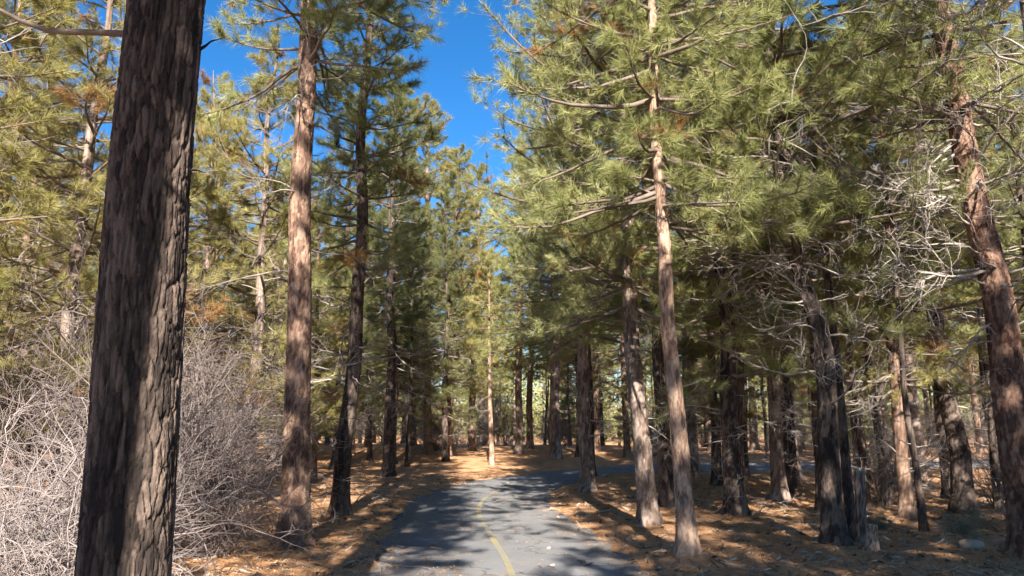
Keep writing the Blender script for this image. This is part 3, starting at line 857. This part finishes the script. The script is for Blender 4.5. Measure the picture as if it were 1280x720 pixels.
# ------------------------------------------------------------------ bare shrubs
def shrub_mesh(seed, n, h, spread, mat, r0=0.009, t1=6, t2=3, arch=-0.05, jit=0.18):
    rng = np.random.default_rng(seed)
    az = rng.random(n) * 6.28
    lean = spread * (0.2 + 0.9 * rng.random(n))
    d0 = np.stack([np.cos(az) * lean, np.sin(az) * lean, np.ones(n)], 1)
    p0 = np.stack([np.cos(az) * 0.18 * rng.random(n), np.sin(az) * 0.18 * rng.random(n), np.full(n, -0.05)], 1)
    L = h * (0.6 + 0.55 * rng.random(n))
    P = rwalk(p0, d0, L, 9, rng, jit, arch)
    parts = [tubes(P, r0 * np.linspace(1, 0.3, 9)[None] * (0.6 + 0.7 * rng.random((n, 1))), 4)]
    bi = np.repeat(np.arange(n), t1); si = rng.integers(2, 9, len(bi))
    d1 = unit(P[bi, si] - P[bi, si - 1]) + 0.62 * rng.normal(size=(len(bi), 3))
    L1_ = h * (0.16 + 0.28 * rng.random(len(bi)))
    P1 = rwalk(P[bi, si], d1, L1_, 6, rng, 0.24, arch * 0.8)
    parts.append(tubes(P1, r0 * 0.5 * np.linspace(1, 0.35, 6)[None] * np.ones((len(bi), 1)), 3))
    ci = np.repeat(np.arange(len(bi)), t2); sj = rng.integers(1, 6, len(ci))
    d2 = unit(P1[ci, sj] - P1[ci, sj - 1]) + 0.8 * rng.normal(size=(len(ci), 3))
    P2 = rwalk(P1[ci, sj], d2, L1_[ci] * (0.25 + 0.5 * rng.random(len(ci))), 4, rng, 0.28, -0.02)
    parts.append(tubes(P2, r0 * 0.32 * np.linspace(1, 0.4, 4)[None] * np.ones((len(ci), 1)), 3))
    v, f = join(parts)
    v[:, 2] = np.maximum(v[:, 2], -0.05)
    return make_mesh('bare_shrub', v, f, mat, True)

SH = {'pale': shrub_mesh(51, 60, 2.0, 0.9, M['shrub'], 0.013, 7, 4, -0.11, 0.30),
      'pale2': shrub_mesh(52, 55, 1.7, 1.1, M['shrub'], 0.012, 7, 4, -0.13, 0.30),
      'tall': shrub_mesh(53, 40, 3.2, 0.4, M['shrub_dark'], 0.015, 7, 4, -0.01, 0.22),
      'foot': shrub_mesh(54, 45, 0.9, 0.7, M['shrub_dark'], 0.007, 5, 4, -0.04, 0.2),
      'sage': shrub_mesh(55, 60, 0.5, 0.8, M['sage'], 0.006, 5, 4, -0.02, 0.2)}
def shrub(kd, x, y, rot, sc, label, group=None, name='bare_shrub', cat='shrub'):
    o = link(name, SH[kd], None, (x, y, GH(x, y)), rot, sc)
    return tag(o, label, cat, group)
for kd, x, y, rt, sc, lb in [
        ('pale', -4.5, 7.2, 0.1, 1.0, 'upright pale bleached shrub in the middle of the leafless thicket'),
        ('pale2', -3.6, 6.3, 1.2, 0.85, 'low pale leafless shrub just behind the thick furrowed trunk'),
        ('pale2', -5.6, 8.4, 2.5, 1.15, 'wide arching pale shrub against the tall grey-brown ones'),
        ('pale', -5.4, 6.6, 4.0, 0.9, 'pale leafless shrub on the outer side of the bleached thicket')]:
    shrub(kd, x, y, rt, sc, lb, 'pale leafless shrubs')
for x, y, rt, sc, lb in [
        (-4.35, 9.4, 0.4, 0.75, 'shortest tall bare shrub, beside the brush at the reddish trunk'),
        (-4.6, 10.6, 2.0, 1.0, 'twiggy grey-brown bare shrub next to the reddish pine trunk'),
        (-5.9, 10.2, 3.4, 1.05, 'tall grey-brown bare shrub behind the wide arching pale shrub'),
        (-5.0, 11.8, 1.1, 0.85, 'slight bare shrub behind the one next to the reddish trunk'),
        (-7.4, 10.6, 5.0, 1.1, 'tallest twiggy bare shrub at the foot of the olive pines'),
        (-5.2, 13.2, 2.9, 1.0, 'bare shrub farthest back before the small olive pines')]:
    shrub('tall', x, y, rt, sc, lb, 'tall bare shrubs')
shrub('foot', -3.0, 10.6, 0.5, 0.7, 'small twiggy brush clump at the foot of the reddish trunk')
shrub('foot', -3.75, 10.2, 2.5, 1.1, 'twiggy brown brush clump beside the tall bare shrubs')
for a in [('tall', 11.2, 18.5, 0.5, 0.75), ('tall', 9.9, 20.0, 2.2, 0.7), ('tall', 13.2, 19.6, 3.1, 0.8), ('tall', 8.5, 18.3, 1.1, 0.62)]:
    shrub(*a, 'grey bare shrub in the shaded wood behind the crooked pine', 'bare shrubs of the shaded wood')
for a in [('sage', 6.9, 12.4, 0.3, 0.75), ('sage', 7.9, 13.6, 1.9, 0.8), ('sage', 5.9, 13.0, 3.7, 0.7), ('sage', 10.6, 15.1, 1.0, 1.1)]:
    shrub(*a, 'low grey-green scrub plant on the shaded forest floor', 'low scrub plants', 'scrub_plant')

ru = np.random.default_rng(515)
nu = 0
while nu < 46:
    y = 31 + 27 * ru.random(); q_ = (ru.random() * 2 - 1) * 0.7; x = q_ * y
    if path_dist(np.array([x]), np.array([y]))[0] < 3.0 or (-0.075 < q_ < 0.03 and y < 36): continue
    shrub('tall', x, y, ru.random() * 6.28, 0.6 + 0.45 * ru.random(), 'grey leafless undergrowth shrub among the far trunks', 'undergrowth shrubs among the far trunks')
    nu += 1

# ------------------------------------------------------------------ stump, snag, boulders, fallen branches
def stump(name, x, y, h, dia, label, cat, seed, bark, ragged):
    rng = np.random.default_rng(seed)
    k, n = 28, 14
    th = np.arange(k) * 2 * np.pi / k
    zs = np.linspace(-0.1, h, n)
    rr = dia / 2 * (1 + 0.5 * np.exp(-np.clip(zs, 0, None) / 0.08))
    top = ragged * (vnoise(np.cos(th) * 2 + 5, np.sin(th) * 2 + 5, seed) - 0.4)
    V = []
    for i, z in enumerate(zs):
        r = rr[i] * (1 + 0.12 * np.sin(th * 3 + seed) + 0.10 * (vnoise(th * 3, np.full(k, z * 6), seed) - 0.5))
        V.append(np.stack([r * np.cos(th) + 0.04 * z, r * np.sin(th), z + top * max(0, i / (n - 1)) ** 3], 1))
    V = np.concatenate(V)
    i = np.arange(n * k).reshape(n, k)
    a = i[:-1]; b = np.roll(a, -1, 1); d = i[1:]; c = np.roll(d, -1, 1)
    q = np.stack([a, b, c, d], -1).reshape(-1, 4)
    root = bpy.data.objects.new(name, None); COL.objects.link(root)
    root.location = (x, y, GH(x, y)); tag(root, label, cat)
    link('bark', make_mesh('bark', V, q, M[bark], True, {'plate': rng.random(len(V))}), root)
    ring = V[i[-1]] * [0.97, 0.97, 1] + [0, 0, -0.01]
    cen = ring.mean(0)
    inner = cen + (ring - cen) * 0.45 + np.array([0, 0, -0.012 - ragged * 0.3])
    VV = np.vstack([ring, inner, cen + [0, 0, -0.01 - ragged * 0.2]])
    ii, jj = np.arange(k), np.arange(k) + k
    F = [np.stack([ii, np.roll(ii, -1), np.roll(jj, -1), jj], -1), np.stack([jj, np.roll(jj, -1), np.full(k, 2 * k)], -1)]
    link('cut_face' if ragged < 0.1 else 'broken_top', make_mesh('cut_face', VV, F, M['cutwood'], True), root)
stump('tree_stump', 4.72, 10.6, 0.33, 0.14, 'short pale cut stump at the foot of the brown pine', 'tree stump', 3, 'bark_pale', 0.02)
stump('tree_snag', 4.84, 11.15, 0.95, 0.14, 'waist-high grey broken snag close beside the brown pine', 'snag', 5, 'bark_grey', 0.3)

def boulder(x, y, sx, sy, sz, seed, label, group=None):
    k, n = 22, 12
    u = np.arange(k) * 2 * np.pi / k
    w = np.linspace(0.06, np.pi - 0.06, n)
    U, W = np.meshgrid(u, w)
    r = 0.75 + 0.5 * fbm(np.cos(U) * np.sin(W) * 1.4 + 7 + seed, np.sin(U) * np.sin(W) * 1.4 + np.cos(W) * 1.1 + 7, seed)
    V = np.stack([sx * r * np.sin(W) * np.cos(U), sy * r * np.sin(W) * np.sin(U), sz * r * np.cos(W)], -1).reshape(-1, 3)
    i = np.arange(n * k).reshape(n, k)
    q = np.stack([i[:-1], i[1:], np.roll(i[1:], -1, 1), np.roll(i[:-1], -1, 1)], -1).reshape(-1, 4)
    V = np.vstack([V, [[0, 0, sz * r[0].mean()]], [[0, 0, -sz * r[-1].mean()]]])
    c1 = np.stack([i[0], np.roll(i[0], -1), np.full(k, n * k)], -1)
    c2 = np.stack([np.roll(i[-1], -1), i[-1], np.full(k, n * k + 1)], -1)
    o = link('boulder', make_mesh('boulder', V, [q, c1, c2], M['rock'], True), None, (x, y, GH(x, y) + sz * 0.35))
    tag(o, label, 'boulder', group)
boulder(9.75, 15.3, 0.34, 0.28, 0.2, 2, 'pale rounded boulder beside the crooked S-bend pine')
boulder(6.2, 10.9, 0.16, 0.13, 0.09, 4, 'small pale stone near the foot of the branchy red-brown pine')

rf = np.random.default_rng(66)
GF = 'fallen branches on the forest floor'
for i in range(26):
    x = float(rf.uniform(3.0, 10.0)) if i % 3 else float(rf.uniform(-7.0, -2.6))
    y = float(rf.uniform(9.6, 22.0))
    if path_dist(np.array([x]), np.array([y]))[0] < 2.0: continue
    o = link('fallen_branch', DEAD[int(rf.integers(0, 12))], None, (x, y, GH(x, y) + 0.05), 0, float(rf.uniform(0.5, 1.0)))
    o.rotation_euler = (float(rf.uniform(0, 6)), 0.04, float(rf.uniform(0, 6.28)))
    tag(o, 'fallen grey dead branch lying on the needle-covered forest floor', 'branch', GF)
